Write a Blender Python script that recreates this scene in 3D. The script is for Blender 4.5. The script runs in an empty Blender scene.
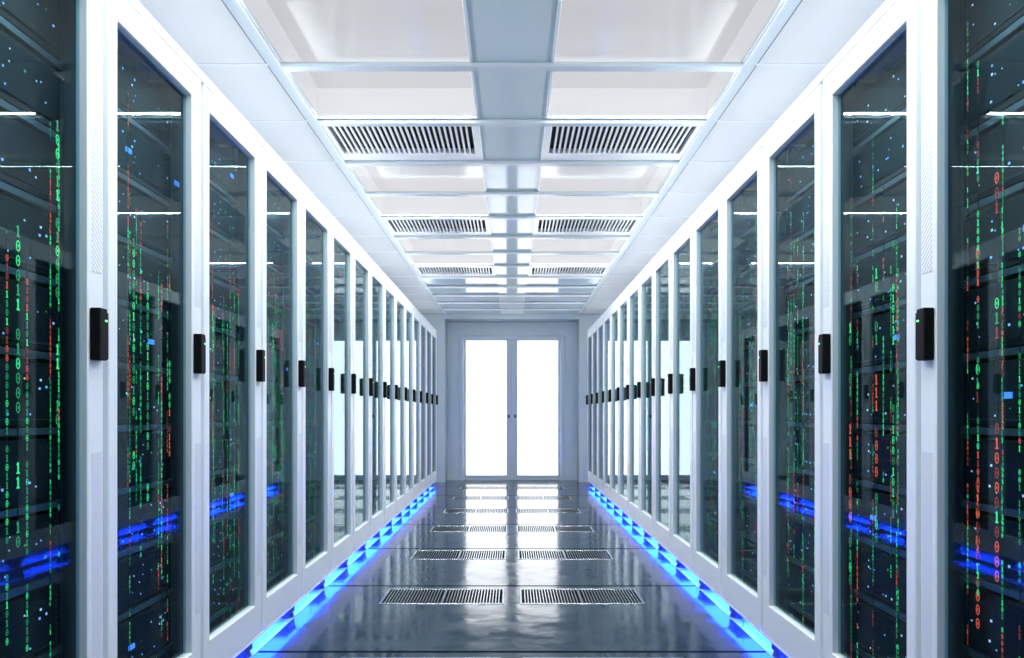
import bpy, math, random
from mathutils import Vector

random.seed(7)
SC = bpy.context.scene
COL = SC.collection

# ------------------------------------------------------------------ measures (metres)
W = 1.141          # half width of the aisle, cabinet face
CAM_Z = 1.085      # eye height
P = 0.6            # cabinet pitch and ceiling pitch
Y0 = 3.2 * P       # a cabinet boundary
CEIL = 2.685
WALL_Y = 18.2 * P  # face of the end wall
DOOR_Y = WALL_Y + 0.34
NEAR_Y = -1.2
SIDE_X = 2.24

# ------------------------------------------------------------------ camera, world, lamps, exposure
cam_data = bpy.data.cameras.new('camera')
cam = bpy.data.objects.new('camera', cam_data)
COL.objects.link(cam)
cam.location = (0, 0, CAM_Z)
cam.rotation_euler = (math.radians(90), 0, 0)
cam_data.sensor_width = 36
cam_data.lens = 24
cam_data.shift_y = (414.4 - 329) / 1024
cam_data.clip_start = 0.05
SC.camera = cam

world = bpy.data.worlds.new('world')
SC.world = world
world.use_nodes = True
world.node_tree.nodes['Background'].inputs[0].default_value = (0.62, 0.78, 1.0, 1)
world.node_tree.nodes['Background'].inputs[1].default_value = 0.75

SC.view_settings.view_transform = 'Standard'
SC.view_settings.look = 'None'
SC.view_settings.exposure = 0.0
SC.view_settings.gamma = 1.0
SC.view_settings.use_curve_mapping = False
SC.cycles.max_bounces = 16
SC.cycles.glossy_bounces = 8
SC.cycles.diffuse_bounces = 5
SC.cycles.transparent_max_bounces = 24
SC.cycles.caustics_reflective = True

LAMP_POWER = 9.6       # of each ceiling fixture
FILL_POWER = 38.0      # of the added light over each row of cabinet tops
LED_POWER = 14.0        # of each blue strip under a cabinet
DIFFUSER = 0.50        # glow of its frosted sheet
PANE_GLOW = 3.2        # daylight behind the frosted door panes
LED_GLOW = 3.0

for _s in (-1, 1):                  # added unseen lights above the cabinet tops, brighten the ceiling and opposite row
    _d = bpy.data.lights.new('added_fill_light', 'AREA'); _d.shape = 'RECTANGLE'
    _d.size = 0.06; _d.size_y = 9.0; _d.energy = FILL_POWER; _d.color = (1.0, 0.985, 0.94)
    _o = bpy.data.objects.new('added_fill_light', _d); COL.objects.link(_o)
    _o.location = (_s*1.30, 5.82, 2.385)
    _d.spread = math.radians(110)
    _o.rotation_euler = (math.pi, -_s*math.radians(92), 0)

# ------------------------------------------------------------------ materials
def new_mat(name):
    m = bpy.data.materials.new(name)
    m.use_nodes = True
    nt = m.node_tree
    return m, nt, nt.nodes, nt.links, nt.nodes['Principled BSDF']

def pbr(name, col, rough=0.4, metal=0.0, ior=1.5, coat=0.0, spec=None):
    m, nt, N, L, b = new_mat(name)
    b.inputs['Base Color'].default_value = (*col, 1)
    b.inputs['Roughness'].default_value = rough
    b.inputs['Metallic'].default_value = metal
    b.inputs['IOR'].default_value = ior
    b.inputs['Coat Weight'].default_value = coat
    b.inputs['Coat Roughness'].default_value = 0.05
    return m

def noisy(name, col, col2, scale, rough=0.4, metal=0.0, ior=1.5):
    """paint or metal with a slight procedural unevenness"""
    m, nt, N, L, b = new_mat(name)
    tc = N.new('ShaderNodeTexCoord')
    nz = N.new('ShaderNodeTexNoise'); nz.inputs['Scale'].default_value = scale
    mx = N.new('ShaderNodeMix'); mx.data_type = 'RGBA'
    mx.inputs[6].default_value = (*col, 1); mx.inputs[7].default_value = (*col2, 1)
    L.new(tc.outputs['Object'], nz.inputs['Vector'])
    L.new(nz.outputs['Fac'], mx.inputs[0])
    L.new(mx.outputs[2], b.inputs['Base Color'])
    b.inputs['Roughness'].default_value = rough
    b.inputs['Metallic'].default_value = metal
    b.inputs['IOR'].default_value = ior
    return m

def glow(name, col, strength, gloss=False, albedo=0.6):
    m, nt, N, L, b = new_mat(name)
    b.inputs['Base Color'].default_value = (*[min(1, c) * albedo for c in col], 1)
    b.inputs['Roughness'].default_value = 0.12 if gloss else 0.6
    b.inputs['Emission Color'].default_value = (*col, 1)
    b.inputs['Emission Strength'].default_value = strength
    return m

def glass_mat():
    m, nt, N, L, b = new_mat('clear_glass')
    N.remove(b)
    out = N['Material Output']
    geo = N.new('ShaderNodeNewGeometry')
    dot = N.new('ShaderNodeVectorMath'); dot.operation = 'DOT_PRODUCT'
    L.new(geo.outputs['Incoming'], dot.inputs[0]); L.new(geo.outputs['Normal'], dot.inputs[1])
    ab = N.new('ShaderNodeMath'); ab.operation = 'ABSOLUTE'; L.new(dot.outputs['Value'], ab.inputs[0])
    inv = N.new('ShaderNodeMath'); inv.operation = 'SUBTRACT'; inv.inputs[0].default_value = 1.0; L.new(ab.outputs[0], inv.inputs[1])
    pw = N.new('ShaderNodeMath'); pw.operation = 'POWER'; L.new(inv.outputs[0], pw.inputs[0]); pw.inputs[1].default_value = 6.0
    mr = N.new('ShaderNodeMath'); mr.operation = 'MULTIPLY_ADD'
    L.new(pw.outputs[0], mr.inputs[0]); mr.inputs[1].default_value = 0.97; mr.inputs[2].default_value = 0.018
    tr = N.new('ShaderNodeBsdfTransparent'); tr.inputs[0].default_value = (0.78, 0.92, 0.96, 1)
    gl = N.new('ShaderNodeBsdfGlossy'); gl.inputs['Roughness'].default_value = 0.0
    gl.inputs['Color'].default_value = (0.84, 0.97, 1.0, 1)
    mx = N.new('ShaderNodeMixShader')
    L.new(mr.outputs[0], mx.inputs[0]); L.new(tr.outputs[0], mx.inputs[1]); L.new(gl.outputs[0], mx.inputs[2])
    L.new(mx.outputs[0], out.inputs['Surface'])
    return m

def floor_mat():
    m, nt, N, L, b = new_mat('dark_polished_floor')
    tc = N.new('ShaderNodeTexCoord')
    mp = N.new('ShaderNodeMapping'); mp.inputs['Scale'].default_value = (1.0, 1.0, 1.0)
    L.new(tc.outputs['Object'], mp.inputs[0])
    n1 = N.new('ShaderNodeTexNoise'); n1.inputs['Scale'].default_value = 3.2; n1.inputs['Detail'].default_value = 3
    n2 = N.new('ShaderNodeTexNoise'); n2.inputs['Scale'].default_value = 7.0; n2.inputs['Detail'].default_value = 5
    L.new(mp.outputs[0], n1.inputs['Vector']); L.new(mp.outputs[0], n2.inputs['Vector'])
    bp = N.new('ShaderNodeBump'); bp.inputs['Strength'].default_value = 0.14; bp.inputs['Distance'].default_value = 0.02
    L.new(n1.outputs['Fac'], bp.inputs['Height'])
    L.new(bp.outputs[0], b.inputs['Normal'])
    mx = N.new('ShaderNodeMix'); mx.data_type = 'RGBA'
    mx.inputs[6].default_value = (0.013, 0.026, 0.042, 1); mx.inputs[7].default_value = (0.042, 0.068, 0.096, 1)
    L.new(n2.outputs['Fac'], mx.inputs[0]); L.new(mx.outputs[2], b.inputs['Base Color'])
    mr = N.new('ShaderNodeMapRange'); mr.inputs['To Min'].default_value = 0.07; mr.inputs['To Max'].default_value = 0.19
    mr.inputs['From Min'].default_value = 0.35; mr.inputs['From Max'].default_value = 0.7
    L.new(n2.outputs['Fac'], mr.inputs['Value']); L.new(mr.outputs[0], b.inputs['Roughness'])
    b.inputs['IOR'].default_value = 1.42
    return m

def perforated_mat(name, pitch, hatch):
    m, nt, N, L, b = new_mat(name)
    tc = N.new('ShaderNodeTexCoord')
    sp = N.new('ShaderNodeSeparateXYZ'); L.new(tc.outputs['Object'], sp.inputs[0])
    def mth(op, a, bb=None):
        n = N.new('ShaderNodeMath'); n.operation = op
        for i, v in enumerate((a, bb)):
            if v is None: continue
            if isinstance(v, (int, float)): n.inputs[i].default_value = v
            else: L.new(v, n.inputs[i])
        return n.outputs[0]
    yy = mth('MULTIPLY', sp.outputs['Y'], 1 / pitch); zz = mth('MULTIPLY', sp.outputs['Z'], 1 / pitch)
    a = mth('SINE', mth('MULTIPLY', mth('ADD', yy, zz), math.pi))
    c = mth('SINE', mth('MULTIPLY', mth('SUBTRACT', yy, zz), math.pi))
    f = mth('GREATER_THAN', mth('ABSOLUTE', a) if hatch else mth('ABSOLUTE', mth('MULTIPLY', a, c)), 0.88 if hatch else 0.62)
    mx = N.new('ShaderNodeMix'); mx.data_type = 'RGBA'
    mx.inputs[6].default_value = (0.80, 0.82, 0.87, 1); mx.inputs[7].default_value = (0.42, 0.47, 0.55, 1)
    L.new(f, mx.inputs[0]); L.new(mx.outputs[2], b.inputs['Base Color'])
    b.inputs['Roughness'].default_value = 0.4
    return m

M = {
    'white': noisy('white_powder_coat', (0.78, 0.835, 0.865), (0.82, 0.87, 0.895), 2.0, 0.35),
    'inner': noisy('cabinet_lining', (0.045, 0.068, 0.080), (0.060, 0.085, 0.10), 3.0, 0.5),
    'shelf': pbr('shelf_steel', (0.055, 0.080, 0.098), 0.35, 0.3),
    'black': noisy('black_bezel', (0.004, 0.0055, 0.008), (0.008, 0.010, 0.013), 9.0, 0.5, 0.0, 1.3),
    'slat': noisy('dark_louvre', (0.016, 0.022, 0.028), (0.025, 0.033, 0.040), 9.0, 0.45, 0.0, 1.35),
    'handle': noisy('black_plastic', (0.003, 0.0035, 0.0045), (0.005, 0.0055, 0.0065), 30.0, 0.5, 0.0, 1.25),
    'glass': glass_mat(),
    'hatch': perforated_mat('hatched_vent', 0.015, True),
    'dots': perforated_mat('dotted_vent', 0.0075, False),
    'floor': floor_mat(),
    'pit': pbr('dark_void', (0.004, 0.005, 0.007), 0.8),
    'grate': noisy('grate_metal', (0.30, 0.34, 0.37), (0.42, 0.46, 0.50), 14.0, 0.25, 0.9),
    'ceil': noisy('white_ceiling_panel', (0.70, 0.71, 0.745), (0.73, 0.74, 0.77), 1.5, 0.18),
    'ceilgrey': noisy('blue_grey_ceiling_metal', (0.52, 0.63, 0.68), (0.55, 0.66, 0.71), 1.5, 0.07, 0.0, 1.38),
    'lining': noisy('dark_reveal_lining', (0.24, 0.32, 0.38), (0.27, 0.35, 0.41), 2.0, 0.4),
    'closed': noisy('closed_ceiling_panel', (0.34, 0.45, 0.53), (0.37, 0.48, 0.56), 1.5, 0.10, 0.0, 1.4),
    'bar': noisy('white_ceiling_rail', (0.78, 0.82, 0.88), (0.82, 0.86, 0.90), 3.0, 0.25),
    'frame': noisy('fixture_frame', (0.55, 0.63, 0.70), (0.60, 0.68, 0.74), 3.0, 0.2),
    'diffuser': glow('frosted_diffuser', (0.96, 0.965, 1.0), DIFFUSER, True, 0.12),
    'lightwell': glow('glowing_light_well', (0.96, 0.965, 1.0), DIFFUSER*1.38, True, 0.12),
    'shade_and_strip': pbr('shade_and_strip_grey', (0.50, 0.58, 0.63), 0.45),  # shade painted into door grooves and upright reveals; also colours the added strip
    'wall': noisy('blue_grey_wall_paint', (0.76, 0.86, 0.88), (0.79, 0.88, 0.90), 1.2, 0.4),
    'doorpaint': noisy('pale_door_paint', (0.72, 0.79, 0.85), (0.75, 0.81, 0.87), 1.5, 0.35),
    'pane': glow('frosted_door_pane', (0.97, 0.985, 1.0), PANE_GLOW),
    'metal': pbr('dark_door_metal', (0.10, 0.14, 0.18), 0.3, 0.8),
    'led': glow('blue_led', (0.01, 0.14, 1.0), LED_GLOW),
    'foot': pbr('dark_foot', (0.05, 0.06, 0.09), 0.4),
    'green': glow('green_digit', (0.05, 0.80, 0.20), 1.0),
    'green_dim': glow('dim_green_digit', (0.04, 0.50, 0.14), 0.45),
    'red': glow('red_digit', (0.95, 0.10, 0.04), 1.0),
    'red_dim': glow('dim_red_digit', (0.60, 0.05, 0.03), 0.5),
    'blue_dot': glow('blue_indicator', (0.25, 0.50, 1.0), 1.0),
    'white_dot': glow('pale_indicator', (0.6, 0.75, 0.95), 0.8),
    'screen': glow('blue_status_screen', (0.10, 0.32, 0.95), 0.85),
    'green_led': glow('green_status_led', (0.15, 0.9, 0.25), 2.0),
}

# ------------------------------------------------------------------ mesh building
class MB:
    def __init__(self): self.v, self.f, self.m, self.mats = [], [], [], []
    def mi(self, mat):
        if mat not in self.mats: self.mats.append(mat)
        return self.mats.index(mat)
    def quad(self, pts, mat):
        b = len(self.v); self.v += [tuple(p) for p in pts]
        self.f.append(tuple(range(b, b + len(pts)))); self.m.append(self.mi(mat))
    def box(self, x0, x1, y0, y1, z0, z1, mat, ch=0.0):
        x0, x1 = min(x0, x1), max(x0, x1); y0, y1 = min(y0, y1), max(y0, y1); z0, z1 = min(z0, z1), max(z0, z1)
        k = self.mi(mat)
        if ch <= 0:
            b = len(self.v)
            self.v += [(x0,y0,z0),(x1,y0,z0),(x1,y1,z0),(x0,y1,z0),(x0,y0,z1),(x1,y0,z1),(x1,y1,z1),(x0,y1,z1)]
            for q in ((0,3,2,1),(4,5,6,7),(0,1,5,4),(1,2,6,5),(2,3,7,6),(3,0,4,7)):
                self.f.append(tuple(b + i for i in q)); self.m.append(k)
            return
        # chamfered box: 24 vertices
        b = len(self.v); idx = {}
        for i, X in enumerate((x0, x1)):
            for j, Y in enumerate((y0, y1)):
                for l, Z in enumerate((z0, z1)):
                    sx, sy, sz = (1, -1)[i], (1, -1)[j], (1, -1)[l]
                    idx[i,j,l,0] = len(self.v); self.v.append((X, Y + sy*ch, Z + sz*ch))
                    idx[i,j,l,1] = len(self.v); self.v.append((X + sx*ch, Y, Z + sz*ch))
                    idx[i,j,l,2] = len(self.v); self.v.append((X + sx*ch, Y + sy*ch, Z))
        cx, cy, cz = (x0+x1)/2, (y0+y1)/2, (z0+z1)/2
        def add(ids):
            p = [Vector(self.v[i]) for i in ids]
            n = (p[1]-p[0]).cross(p[2]-p[0]); c = sum(p, Vector())/len(p) - Vector((cx,cy,cz))
            self.f.append(tuple(ids if n.dot(c) > 0 else ids[::-1])); self.m.append(k)
        for i in (0,1): add([idx[i,0,0,0], idx[i,1,0,0], idx[i,1,1,0], idx[i,0,1,0]])
        for j in (0,1): add([idx[0,j,0,1], idx[1,j,0,1], idx[1,j,1,1], idx[0,j,1,1]])
        for l in (0,1): add([idx[0,0,l,2], idx[1,0,l,2], idx[1,1,l,2], idx[0,1,l,2]])
        for i in (0,1):
            for j in (0,1): add([idx[i,j,0,0], idx[i,j,0,1], idx[i,j,1,1], idx[i,j,1,0]])
        for i in (0,1):
            for l in (0,1): add([idx[i,0,l,0], idx[i,0,l,2], idx[i,1,l,2], idx[i,1,l,0]])
        for j in (0,1):
            for l in (0,1): add([idx[0,j,l,1], idx[0,j,l,2], idx[1,j,l,2], idx[1,j,l,1]])
        for i in (0,1):
            for j in (0,1):
                for l in (0,1): add([idx[i,j,l,0], idx[i,j,l,1], idx[i,j,l,2]])
    def ring(self, loops, mat, pt, close=True):
        """loops: (a0, a1, b0, b1, c) rectangles in turn; pt(a, b, c) -> xyz"""
        k = self.mi(mat); base = len(self.v); n = len(loops)
        for a0, a1, b0, b1, c in loops:
            self.v += [pt(a0,b0,c), pt(a1,b0,c), pt(a1,b1,c), pt(a0,b1,c)]
        for i in range(n if close else n - 1):
            p, q = base + 4*i, base + 4*((i+1) % n)
            for j in range(4):
                jj = (j+1) % 4
                self.f.append((p+j, p+jj, q+jj, q+j)); self.m.append(k)
    def cyl(self, c, r, h, axis, mat, n=16, r2=None):
        r2 = r if r2 is None else r2; k = self.mi(mat); b = len(self.v)
        for t, rr in ((0, r), (h, r2)):
            for i in range(n):
                a = 2*math.pi*i/n; u, w = rr*math.cos(a), rr*math.sin(a)
                o = {'x': (t,u,w), 'y': (u,t,w), 'z': (u,w,t)}[axis]
                self.v.append((c[0]+o[0], c[1]+o[1], c[2]+o[2]))
        for i in range(n):
            j = (i+1) % n
            self.f.append((b+i, b+j, b+n+j, b+n+i)); self.m.append(k)
        self.f.append(tuple(b+i for i in range(n))[::-1]); self.m.append(k)
        self.f.append(tuple(b+n+i for i in range(n))); self.m.append(k)
    def mesh(self, name, fix=False):
        me = bpy.data.meshes.new(name)
        me.from_pydata(self.v, [], self.f)
        for m in self.mats: me.materials.append(M[m])
        me.polygons.foreach_set('material_index', self.m)
        if fix:
            import bmesh
            bm = bmesh.new(); bm.from_mesh(me); bmesh.ops.recalc_face_normals(bm, faces=bm.faces); bm.to_mesh(me); bm.free()
        me.update()
        return me
    def build(self, name, parent=None, fix=False):
        o = bpy.data.objects.new(name, self.mesh(name, fix))
        COL.objects.link(o)
        if parent is not None: o.parent = parent
        return o

def tag(o, label=None, cat=None, group=None, kind=None):
    if label: o['label'] = label
    if cat: o['category'] = cat
    if group: o['group'] = group
    if kind: o['kind'] = kind
    return o

def empty(name, loc, label=None, cat=None, group=None, kind=None):
    o = bpy.data.objects.new(name, None)
    o.empty_display_size = 0.1
    COL.objects.link(o); o.location = loc
    return tag(o, label, cat, group, kind)

def link_copy(o, parent, loc=None):
    c = o.copy(); COL.objects.link(c); c.parent = parent
    if loc is not None: c.location = loc
    return c

def put(name, mesh, parent, loc=(0, 0, 0)):
    o = bpy.data.objects.new(name, mesh); COL.objects.link(o); o.parent = parent; o.location = loc
    return o

ORD = ['first','second','third','fourth','fifth','sixth','seventh','eighth','ninth','tenth','eleventh','twelfth','thirteenth','fourteenth','fifteenth']

# ------------------------------------------------------------------ the room
EPS = 0.012
GX0, GX1, GXM = 0.045, 0.765, 0.405           # floor vents, |x|
tile_edges = [Y0 - 2*P*2, Y0 - 2*P] + [Y0 + 2*P*i for i in range(0, 8)]   # seams
tiles = [(tile_edges[i], tile_edges[i+1]) for i in range(len(tile_edges)-1)] + [(tile_edges[-1], WALL_Y + 0.4)]
def vent_span(a, b): return (b - 0.69*P, b - 0.13*P)

fl = MB()
for a, b in tiles:
    b2 = b
    g0, g1 = vent_span(a, b)
    has = a > 1.0 and b <= WALL_Y and (b - a) > 1.0
    ya, yb = a + EPS, b2 - EPS
    if not has:
        fl.box(-SIDE_X-.1, SIDE_X+.1, ya, yb, -0.03, 0, 'floor')
    else:
        fl.box(-SIDE_X-.1, SIDE_X+.1, ya, g0, -0.03, 0, 'floor')
        fl.box(-SIDE_X-.1, SIDE_X+.1, g1, yb, -0.03, 0, 'floor')
        for x0, x1 in ((-SIDE_X-.1, -GX1), (-GX0, GX0), (GX1, SIDE_X+.1)):
            fl.box(x0, x1, g0, g1, -0.03, 0, 'floor')
fl.box(-SIDE_X-.1, SIDE_X+.1, NEAR_Y, tile_edges[0]-EPS, -0.03, 0, 'floor')
fl.box(-SIDE_X-.1, SIDE_X+.1, NEAR_Y, WALL_Y+.4, -0.10, -0.05, 'pit')
tag(fl.build('floor'), 'dark polished blue-grey floor of wide slabs reflecting the bright doors', None, None, 'structure')

side_name = {-1: 'left', 1: 'right'}
for s in (-1, 1):
    w = MB(); w.box(s*SIDE_X, s*(SIDE_X+.1), NEAR_Y, WALL_Y+.5, -0.1, CEIL+.2, 'wall')
    tag(w.build('wall_' + side_name[s]), None, None, None, 'structure')

for i, s in enumerate((-1, 1)):        # strip added under the cabinets to catch the blue light
    w = MB(); w.box(s*(W+.022), s*(W+1.0), 1.32, Y0+14*P, -.004, .0015, 'shade_and_strip')
    tag(w.build('trim_%d' % (40+i)), None, None, None, 'structure')

for s in (-1, 1):                     # plain partition before the first cabinet
    w = MB(); w.box(s*(W+.002), s*SIDE_X, NEAR_Y, 1.316, 0, CEIL, 'white')
    tag(w.build('wall_near_' + side_name[s]), None, None, None, 'structure')

# end wall with the door alcove
AX, AZ = 1.075, 2.61
w = MB()
for s in (-1, 1):
    w.box(s*AX, s*(SIDE_X), WALL_Y, WALL_Y+.5, 0, CEIL, 'wall')
w.box(-AX, AX, WALL_Y, WALL_Y+.5, AZ, CEIL, 'wall')
w.box(-AX, AX, DOOR_Y+.07, WALL_Y+.5, 0, AZ, 'wall')
for s in (-1, 1): w.box(s*0.862, s*AX, DOOR_Y-.004, DOOR_Y+.07, 0, AZ, 'wall')
w.box(-0.862, 0.862, DOOR_Y-.004, DOOR_Y+.07, 2.384, AZ, 'wall')
for s in (-1, 1): w.box(s*(AX-.005), s*AX, WALL_Y+.004, DOOR_Y-.004, 0, AZ-.005, 'lining')  # thin, darker faces along the alcove sides and top
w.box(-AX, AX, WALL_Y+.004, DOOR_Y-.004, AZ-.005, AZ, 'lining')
tag(w.build('wall_end'), None, None, None, 'structure')

# door frame, two leaves
t = MB()
pt = lambda a, b, c: (a, c, b)
t.ring([(-.862,.862,-.02,2.384,DOOR_Y+.07), (-.862,.862,-.02,2.384,DOOR_Y-.028), (-.857,.857,-.02,2.379,DOOR_Y-.033),
        (-.808,.808,-.01,2.330,DOOR_Y-.033), (-.803,.803,-.01,2.325,DOOR_Y-.028), (-.803,.803,-.01,2.325,DOOR_Y+.07)], 'doorpaint', pt)
tag(t.build('trim_1', fix=True), None, None, None, 'structure')
for i, s in enumerate((-1, 1)):
    d = MB()
    xs = sorted((s*0.004, s*0.798)); ps = sorted((s*0.095, s*0.752))
    z0, z1, q0, q1 = 0.012, 2.322, 0.088, 2.296
    d.ring([(xs[0],xs[1],z0,z1,DOOR_Y+.045), (xs[0],xs[1],z0,z1,DOOR_Y-.006), (xs[0]+.004,xs[1]-.004,z0+.004,z1-.004,DOOR_Y-.01),
            (ps[0]-.012,ps[1]+.012,q0-.012,q1+.012,DOOR_Y-.01), (ps[0],ps[1],q0,q1,DOOR_Y+.004), (ps[0],ps[1],q0,q1,DOOR_Y+.045)], 'doorpaint', pt)
    leaf = tag(d.build('door_%d' % (i+1), fix=True), None, None, None, 'structure')
    g = MB(); g.box(ps[0], ps[1], DOOR_Y+.012, DOOR_Y+.026, q0, q1, 'pane')
    g.build('glass_pane', leaf)
    h = MB()
    hx = s*0.052
    h.box(hx-.016, hx+.016, DOOR_Y-.016, DOOR_Y-.010, 0.99, 1.14, 'doorpaint', .003)
    h.cyl((hx, DOOR_Y-.05, 1.06), .011, .036, 'y', 'metal', 12)
    h.box(hx-.017, hx+.017, DOOR_Y-.062, DOOR_Y-.048, 1.028, 1.082, 'metal', .006)
    h.build('door_handle', leaf)
    for z in (.30, 1.16, 2.05):
        k = MB(); k.cyl((s*.801, DOOR_Y-.040, z), .009, .09, 'z', 'doorpaint', 10)
        k.build('hinge', leaf)

# ceiling: slab, side panels, centre strip, rails
CX0, CX1, RX0, RX1 = 0.18, 1.054, 1.058, 1.118
rows = list(range(0, 18))            # row r spans (r+.2)P .. (r+1.2)P
def row_y(r): return ((r + .2)*P, (r + 1.2)*P)
LIGHT_ROWS = {1, 4, 7, 10}        # each light well spans two rows
VENT_ROWS = {3, 6, 9, 12}
c = MB()
c.box(-SIDE_X-.1, SIDE_X+.1, NEAR_Y, WALL_Y+.5, CEIL+.16, CEIL+.24, 'ceil')
for s in (-1, 1):
    c.box(s*RX1, s*(SIDE_X), NEAR_Y, WALL_Y, CEIL, CEIL+.16, 'ceil')
c.box(-CX0, CX0, NEAR_Y, WALL_Y, CEIL, CEIL+.16, 'ceilgrey')
c.box(-RX1, -CX0, NEAR_Y, row_y(1)[0], CEIL, CEIL+.16, 'ceilgrey')
c.box(CX0, RX1, NEAR_Y, row_y(1)[0], CEIL, CEIL+.16, 'ceilgrey')
yb = row_y(13)[0]
c.box(-RX1, -CX0, yb, WALL_Y, CEIL+.004, CEIL+.16, 'closed')
c.box(CX0, RX1, yb, WALL_Y, CEIL+.004, CEIL+.16, 'closed')
tag(c.build('ceiling'), None, None, None, 'structure')

n = 2
for s in (-1, 1):                     # the long channel beside the fixtures
    r = MB()
    r.box(s*RX0, s*RX1, NEAR_Y, WALL_Y, CEIL-.004, CEIL+.05, 'frame', .003)
    r.box(s*(RX0-.006), s*RX0, NEAR_Y, WALL_Y, CEIL-.012, CEIL+.05, 'bar')
    r.box(s*(RX1-.0), s*(RX1+.005), NEAR_Y, WALL_Y, CEIL-.001, CEIL+.05, 'metal')
    tag(r.build('trim_%d' % n), None, None, None, 'structure'); n += 1
for k in range(1, 19):
    y = (k + .2)*P
    if y > WALL_Y - .05: continue
    b = MB()
    b.box(-SIDE_X, SIDE_X, y-.007, y+.007, CEIL-.003, CEIL, 'bar', .001)
    b.box(-CX1, CX1, y-.030, y+.030, CEIL-.022, CEIL, 'frame' if k < 13 else 'bar', .008)
    tag(b.build('trim_%d' % n), None, None, None, 'structure'); n += 1

# ------------------------------------------------------------------ ceiling lights and air vents
def ceiling_light(r, s):
    ya, yb = row_y(r)[0] + .032, row_y(r+1)[1] - .032
    yc = (ya + yb)/2
    side = side_name[s]
    i = sorted(LIGHT_ROWS).index(r)
    t = empty('ceiling_light', (s*(CX0+CX1)/2, yc, CEIL),
              'recessed luminous ceiling panel, %s from the near end, %s of the grey strip' % (ORD[i], side),
              'ceiling light', 'luminous panels along the ceiling')
    hx, hy, H = (CX1-CX0)/2, (yb-ya)/2, .158
    f = MB()
    f.ring([(-hx,hx,-hy,hy,.10), (-hx,hx,-hy,hy,-.004), (-hx+.003,hx-.003,-hy+.003,hy-.003,-.007),
            (-hx+.010,hx-.010,-hy+.020,hy-.020,-.007), (-hx+.014,hx-.014,-hy+.024,hy-.024,.006), (-hx+.014,hx-.014,-hy+.024,hy-.024,.10)],
           'frame', lambda a, b, c: (a, b, c))
    f.build('frame', t, True)
    x, y = hx-.0145, hy-.0245
    d = MB(); d.box(-x, x, -y, y, H-.008, H, 'diffuser')
    d.build('diffuser', t)
    d = MB(); d.ring([(-x,x,-y,y,.004), (-x,x,-y,y,H-.008)], 'lightwell', lambda a, b, c: (a, b, c), False)
    k = d.mi('diffuser'); d.m[1] = d.m[3] = k
    d.build('light_well', t, True)
    for yy in (-hy+.05, .0+.05, hy-.05):
        ld = bpy.data.lights.new('fixture_lamp', 'AREA'); ld.shape = 'RECTANGLE'
        ld.size = 2*hx-.06; ld.size_y = .03; ld.energy = LAMP_POWER*2/3; ld.color = (0.955, 1.0, 0.965)
        lo = bpy.data.objects.new('fixture_lamp', ld); COL.objects.link(lo); lo.parent = t; lo.location = (0, yy, .003)

def air_vent(r, s):
    ya, yb = row_y(r); ya += .032; yb -= .032
    yc = (ya + yb)/2; side = side_name[s]
    i = sorted(VENT_ROWS).index(r)
    t = empty('ceiling_vent', (s*(CX0+CX1)/2, yc, CEIL),
              'slatted white ceiling air vent, %s from the near end, %s of the grey strip' % (ORD[i], side),
              'air vent', 'slatted vents along the ceiling')
    hx, hy = (CX1-CX0)/2, (yb-ya)/2
    ox0, ox1, oy0, oy1 = -hx+.045, hx-.03, -hy+.03, hy-.11
    if s < 0: ox0, ox1 = -ox1, -ox0
    f = MB()
    f.ring([(-hx,hx,-hy,hy,.10), (-hx,hx,-hy,hy,-.003), (-hx+.003,hx-.003,-hy+.003,hy-.003,-.006),
            (ox0-.003,ox1+.003,oy0-.003,oy1+.003,-.006), (ox0,ox1,oy0,oy1,-.003), (ox0,ox1,oy0,oy1,.10)], 'bar', lambda a, b, c: (a, b, c))
    f.build('frame', t, True)
    k = MB()
    m = 26
    for j in range(1, m):
        x = ox0 + (ox1-ox0)*j/m
        k.box(x-.0062, x+.0062, oy0, oy1, -.001, .010, 'bar')
    k.build('slat_grille', t)
    b = MB(); b.box(ox0-.002, ox1+.002, oy0-.002, oy1+.002, .028, .036, 'pit')
    b.build('duct_backing', t)

for r in sorted(LIGHT_ROWS):
    for s in (-1, 1): ceiling_light(r, s)
for r in sorted(VENT_ROWS):
    for s in (-1, 1): air_vent(r, s)

# ------------------------------------------------------------------ floor vents
def vent_meshes():
    hx, hy = (GX1-GX0)/2, .28*P
    f = MB()
    f.ring([(-hx,hx,-hy,hy,-.03), (-hx,hx,-hy,hy,.001), (-hx+.002,hx-.002,-hy+.002,hy-.002,.003),
            (-hx+.012,hx-.012,-hy+.012,hy-.012,.003), (-hx+.014,hx-.014,-hy+.014,hy-.014,.001), (-hx+.014,hx-.014,-hy+.014,hy-.014,-.03)], 'grate', lambda a, b, c: (a, b, c))
    bars = MB()
    x0, x1 = -hx+.014, hx-.014
    xm = 0.0
    m = 19
    for a, b in ((x0, xm-.008), (xm+.008, x1)):
        for j in range(1, m):
            x = a + (b-a)*j/m
            bars.box(x-.0030, x+.0030, -hy+.014, hy-.014, -.02, .0015, 'grate')
    div = MB(); div.box(xm-.008, xm+.008, -hy+.014, hy-.014, -.025, .002, 'grate', .001)
    return f.mesh('frame', True), bars.mesh('bar_grate'), div.mesh('divider')
vm = vent_meshes()
vents = [vent_span(a, b) for a, b in tiles if a > 1.0 and b <= WALL_Y and (b-a) > 1.0]
for i, (g0, g1) in enumerate(vents):
    for s in (-1, 1):
        t = empty('floor_vent', (s*(GX0+GX1)/2, (g0+g1)/2, 0),
                  'slotted metal floor vent, %s from the near end, %s of the aisle centre' % (ORD[i], side_name[s]), 'floor vent', 'slotted vents set in the floor slabs')
        put('frame', vm[0], t); put('bar_grate', vm[1], t); put('divider', vm[2], t)

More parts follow.
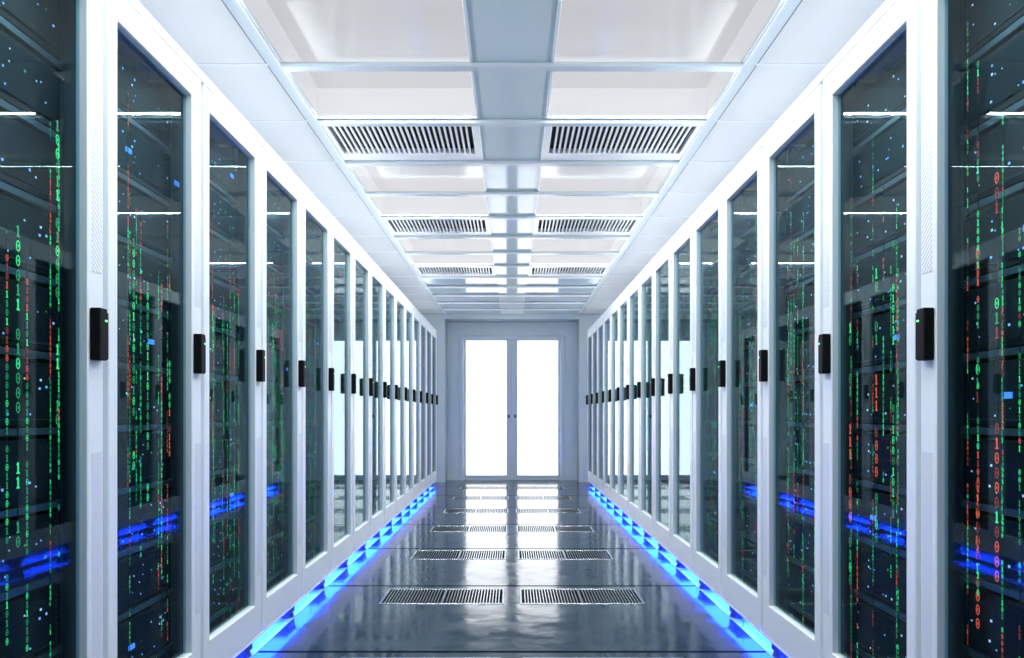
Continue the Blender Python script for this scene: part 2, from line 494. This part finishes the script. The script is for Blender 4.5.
# ------------------------------------------------------------------ server cabinets
DEPTH = 1.0
Z_BOT, Z_TOP = 0.081, 2.35
D_V0, D_V1, D_Z0, D_Z1 = 0.013, 0.587, 0.092, 2.312
O_V0, O_V1, O_Z0, O_Z1 = 0.0564, 0.5166, 0.234, 2.225
SRV_U = 0.085
N_SRV = 10
SRV_P, SRV_Z, SRV_H = 0.198, 0.262, 0.165

def side_tools(s):
    px = lambda u: -s*DEPTH/2 + s*u
    py = lambda v: v - P/2
    def bx(mb, u0, u1, v0, v1, z0, z1, mat, ch=0.0):
        mb.box(px(u0), px(u1), py(v0), py(v1), z0, z1, mat, ch)
    pt = lambda a, b, c: (px(c), py(a), b)
    return px, py, bx, pt

def glyph_mesh(s, rng, h, z_top, z_bot):
    """a falling column of ones and noughts, thin raised strokes"""
    mb = MB(); px, py, bx, pt = side_tools(s)
    fl_ = -s   # reading direction: +v on the left bank, -v on the right
    z = z_top; w = h*0.52; st = h*0.12
    col = rng.choice(['green', 'red'])
    def stroke(a0, a1, b0, b1, mat):
        y0, y1 = sorted((fl_*a0, fl_*a1))
        mb.box(-.0005, .0005, y0, y1, b0, b1, mat)
    while z - h > z_bot:
        if rng.random() < .22: col = rng.choice(['green', 'green', 'red'])
        mat = col if rng.random() < .45 else col + '_dim'
        q = rng.random()
        if q < .15:
            z -= h*rng.choice([1.3, 2.6, 4.0, 7.0]); continue
        if q < .5:   # one
            stroke(-st*.6, st*.6, z-h, z, mat)
            stroke(-w*.34, -st*.6, z-h*.24, z-h*.10, mat)
            stroke(-w*.36, w*.36, z-h, z-h+st, mat)
        else:        # nought, eight-sided with a short middle stroke
            n = 12; k = mb.mi(mat); b = len(mb.v)
            for i in range(n):
                a = 2*math.pi*i/n
                for rr in (1.0, .72 if True else 0):
                    mb.v.append((0, fl_*math.cos(a)*(w/2 - (1-rr)*w*.75), z-h/2 + math.sin(a)*(h/2 - (1-rr)*w*.75)))
            for i in range(n):
                j = (i+1) % n
                mb.f.append((b+2*i, b+2*j, b+2*j+1, b+2*i+1)); mb.m.append(k)
            stroke(-st*.35, st*.35, z-h*.62, z-h*.38, mat)
        z -= h*1.28
    mb.box(s*.0003, s*.0016, -.0009, .0009, min(v[2] for v in mb.v), z_top, 'black')   # the thin carrier behind the digits
    return mb.mesh('digit_lettering')

PROTO = {}
for s in (-1, 1):
    px, py, bx, pt = side_tools(s)
    d = {}
    # carcass: two sides, back, top, base, with a dark lining inside
    m = MB()
    for v0, v1, a, b in ((0.0, .013, .0, .012), (.587, .6, .588, .6)):
        bx(m, .020, .030, v0, v1, Z_BOT, Z_TOP-.03, 'shade_and_strip'); bx(m, .030, DEPTH, v0, v1, Z_BOT, Z_TOP-.03, 'white')  # front edge greyed for the shade in the groove
    for v0, v1 in ((.013, .017), (.583, .587)):
        bx(m, .034, DEPTH-.02, v0, v1, Z_BOT+.02, Z_TOP-.05, 'inner')
    bx(m, DEPTH-.02, DEPTH, 0, .6, Z_BOT, Z_TOP-.03, 'inner')
    bx(m, 0.034, DEPTH, .013, .587, Z_BOT+.012, Z_BOT+.028, 'inner')
    bx(m, 0.0, DEPTH, 0, .6, Z_TOP-.036, Z_TOP, 'white', .002)
    d['carcass'] = m.mesh('carcass')
    m = MB()
    bx(m, .0, .008, .0, .6, Z_BOT-.002, D_Z0-.002, 'white', .002)
    d['kick_plate'] = m.mesh('kick_plate')
    # door frame
    m = MB()
    B = .003
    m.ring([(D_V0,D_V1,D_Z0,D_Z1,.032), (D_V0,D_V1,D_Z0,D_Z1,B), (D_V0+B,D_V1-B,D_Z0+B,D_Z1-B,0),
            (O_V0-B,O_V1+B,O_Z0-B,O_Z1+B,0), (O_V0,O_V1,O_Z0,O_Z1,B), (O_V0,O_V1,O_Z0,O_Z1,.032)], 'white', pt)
    kk = m.mi('shade_and_strip')
    for q in (4*4+1, 4*4+3): m.m[q] = kk  # shade painted on the upright reveals
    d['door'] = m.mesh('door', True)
    m = MB(); bx(m, .0225, .0265, O_V0+.0005, O_V1-.0005, O_Z0+.0005, O_Z1-.0005, 'glass'); d['glass_pane'] = m.mesh('glass_pane')
    m = MB(); bx(m, -.001, .001, .534, .580, 1.475, 2.11, 'hatch'); d['hatched'] = m.mesh('vent_strip')
    m = MB(); bx(m, -.001, .001, .534, .580, .36, .98, 'dots'); d['dotted'] = m.mesh('vent_strip')
    m = MB()
    bx(m, -.030, -.0002, .522, .557, 1.232, 1.374, 'handle', .003)
    bx(m, -.024, -.0002, .557, .572, 1.236, 1.366, 'handle', .002)
    d['handle'] = m.mesh('door_handle')
    m = MB(); bx(m, -.0325, -.0300, .544, .551, 1.338, 1.343, 'green_led'); d['led'] = m.mesh('status_light')
    m = MB()
    for z in (.42, 2.14): 
        bx(m, -.0012, .0, .036, .041, z, z+.005, 'slat')
    # base foot: bracket, post and pad
    m = MB()
    bx(m, .030, .11, .43, .585, .056, Z_BOT, 'foot', .004)
    bx(m, .034, .10, .50, .575, .022, .056, 'foot', .004)
    m.cyl((px(.062), py(.535), 0.0), .036, .022, 'z', 'foot', 16, .030)
    d['foot'] = m.mesh('levelling_foot')
    m = MB()
    bx(m, .84, .95, .36, .585, .045, Z_BOT, 'foot', .004)
    m.cyl((px(.9), py(.53), 0.0), .036, .046, 'z', 'foot', 16, .030)
    d['rear_foot'] = m.mesh('levelling_foot')
    m = MB()
    bx(m, .010, .172, .010, .590, .0835, .0885, 'led', .001)
    d['led_strip'] = m.mesh('led_strip')
    m = MB()
    for v in (0,): bx(m, .10, .12, .024, .052, Z_BOT+.03, Z_TOP-.06, 'shelf', .002)
    d['rail_a'] = m.mesh('mounting_rail')
    m = MB(); bx(m, .10, .12, .545, .573, Z_BOT+.03, Z_TOP-.06, 'shelf', .002); d['rail_b'] = m.mesh('mounting_rail')
    m = MB()
    bx(m, SRV_U+.01, SRV_U+.62, .056, .545, -.016, -.008, 'shelf')
    bx(m, SRV_U-.002, SRV_U+.01, .056, .545, -.022, -.004, 'shelf', .001)
    d['shelf'] = m.mesh('shelf')
    # server, several faceplates; origin at its base centre
    def srv(mb, *a): 
        u0,u1,v0,v1,z0,z1,mat = a[:7]; ch = a[7] if len(a) > 7 else 0
        mb.box(s*(u0-.3), s*(u1-.3), v0-.235, v1-.235, z0, z1, mat, ch)
    d['srv_body'], d['srv_face'], d['srv_lights'], d['srv_screen'] = [], [], [], []
    rng = random.Random(11 + s)
    m = MB(); srv(m, .012, .60, 0, .47, 0, SRV_H, 'black', .002); d['srv_body'] = m.mesh('chassis')
    for q in range(3):
        m = MB()
        srv(m, .0, .012, .0, .47, .0, SRV_H, 'black', .002)
        v0, v1 = ((.02, .45), (.02, .25), (.22, .45))[q]
        nz = 9
        for j in range(nz):
            z = .016 + j*(SRV_H-.03)/nz
            srv(m, -.004, .0, v0, v1, z, z+.007, 'slat')
        d['srv_face'].append(m.mesh('faceplate'))
    for q in range(5):
        m = MB()
        srv(m, -.005, -.004, .03, .44, .02, SRV_H-.02, 'black')
        for j in range(rng.randint(8, 16)):
            v = rng.uniform(.035, .435); z = rng.choice([.03, .05, .075, .10, .125]) + rng.uniform(-.006, .006)
            e = rng.choice([.0016, .0022, .003])
            srv(m, -.0062, -.0050, v-e, v+e, z-e, z+e, rng.choice(['blue_dot', 'blue_dot', 'white_dot', 'blue_dot', 'green_dim']))
        d['srv_lights'].append(m.mesh('light_panel'))
    m = MB(); srv(m, -.010, -.005, -.016+.2, .016+.2, .070, .086, 'screen', .001); d['srv_screen'] = m.mesh('status_screen')
    m = MB(); srv(m, .0, .60, 0, .47, 0, SRV_H, 'black', .002)
    for j in range(5):
        srv(m, -.004, .0, .02, .45, .02+j*.028, .02+j*.028+.010, 'slat')
    d['srv_far'] = m.mesh('rack_server')
    # digit columns
    d['digits'], d['big_digits'] = [], []
    for h in (.012, .011, .013, .016, .012, .014, .011, .017, .013, .014, .012, .015):
        a = rng.uniform(1.75, 2.15)
        d['digits'].append(glyph_mesh(s, rng, h, a, max(a - rng.uniform(.9, 1.8), .30)))
    for h in (.030, .026, .034, .022, .028):
        a = rng.uniform(1.45, 2.0)
        d['big_digits'].append(glyph_mesh(s, rng, h, a, max(a - rng.uniform(.6, 1.1), .30)))
    PROTO[s] = d

def cabinet(k, s):
    """k = 0 is the nearest cabinet shown"""
    d = PROTO[s]; px, py, bx, pt = side_tools(s)
    yc = Y0 - P + k*P + P/2
    side = side_name[s]
    where = 'nearest the camera' if k == 0 else ('at the far end beside the end wall' if k == 14 else '%s from the near end' % ORD[k])
    root = empty('server_cabinet', (s*(W + DEPTH/2), yc, 0),
                 'white glass-doored server cabinet in the %s row, %s' % (side, where), 'server cabinet', 'server cabinets in the %s row' % side)
    rng = random.Random(100*k + (s > 0))
    put('carcass', d['carcass'], root)
    put('kick_plate', d['kick_plate'], root)
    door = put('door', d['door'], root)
    tag(put('glass_pane', d['glass_pane'], door), 'tall clear reflective glass')
    tag(put('vent_strip', d['hatched'], door), 'hatched perforated strip above the handle')
    tag(put('vent_strip', d['dotted'], door), 'dotted perforated strip below the handle')
    tag(put('door_handle', d['handle'], door), 'black block handle')
    if k < 8: put('status_light', d['led'], door)['label'] = 'tiny green light'
    put('levelling_foot', d['foot'], root); put('levelling_foot', d['rear_foot'], root)
    strip = tag(put('led_strip', d['led_strip'], root), 'glowing blue light strip under the front edge')
    ld = bpy.data.lights.new('blue_lamp', 'AREA'); ld.shape = 'RECTANGLE'; ld.size = .58; ld.size_y = .16
    ld.energy = LED_POWER; ld.color = (0.010, 0.052, 1.0)
    lo = bpy.data.objects.new('blue_lamp', ld); COL.objects.link(lo); lo.parent = strip; lo.location = (px(.091), 0, .0828)
    lo.rotation_euler = (0, 0, math.pi/2)
    put('mounting_rail', d['rail_a'], root); put('mounting_rail', d['rail_b'], root)
    for j in range(N_SRV):
        put('shelf', d['shelf'], root, (0, 0, SRV_Z + j*SRV_P + .0))
    # glowing digits, some in front of the servers and some just behind the pane
    nd = 12 if k < 6 else (8 if k < 8 else 4)
    slots = [O_V0 + .03 + (O_V1-O_V0-.05)*(i+.5)/nd for i in range(nd)]
    for i, v in enumerate(slots):
        u = rng.choice([.034, .05, .065, .072])
        pool = d['big_digits'] if (k < 2 and i % 3 == 1) else d['digits']
        o = put('digit_lettering', rng.choice(pool), root, (px(u), py(v + rng.uniform(-.015, .015)), rng.uniform(-.40, .05)))
        o['label'] = 'column of glowing green and red noughts and ones'
    # servers
    for j in range(N_SRV):
        z = SRV_Z + j*SRV_P
        n_from_top = N_SRV - 1 - j
        pos = ('topmost' if n_from_top == 0 else 'lowest' if j == 0 else '%s from the top' % ORD[n_from_top])
        lab = 'black rack server, %s in the %s cabinet of the %s row' % (pos, ORD[k], side)
        loc = (s*(W + SRV_U + .3), yc - P/2 + .0651 + .235, z)
        grp = 'rack servers behind the %s glass doors' % side
        if k < 7:
            t = empty('rack_server', loc, lab, 'server', grp)
            put('chassis', d['srv_body'], t)
            put('faceplate', rng.choice(d['srv_face']), t)
            put('light_panel', rng.choice(d['srv_lights']), t)['label'] = 'tiny blue indicator lights'
            if rng.random() < .32:
                put('status_screen', d['srv_screen'], t, (0, rng.uniform(-.32, .2), 0))['label'] = 'small lit blue screen'
        else:
            o = bpy.data.objects.new('rack_server', d['srv_far']); COL.objects.link(o); o.location = loc
            tag(o, lab, 'server', grp)

for k in range(15):
    for s in (-1, 1): cabinet(k, s)
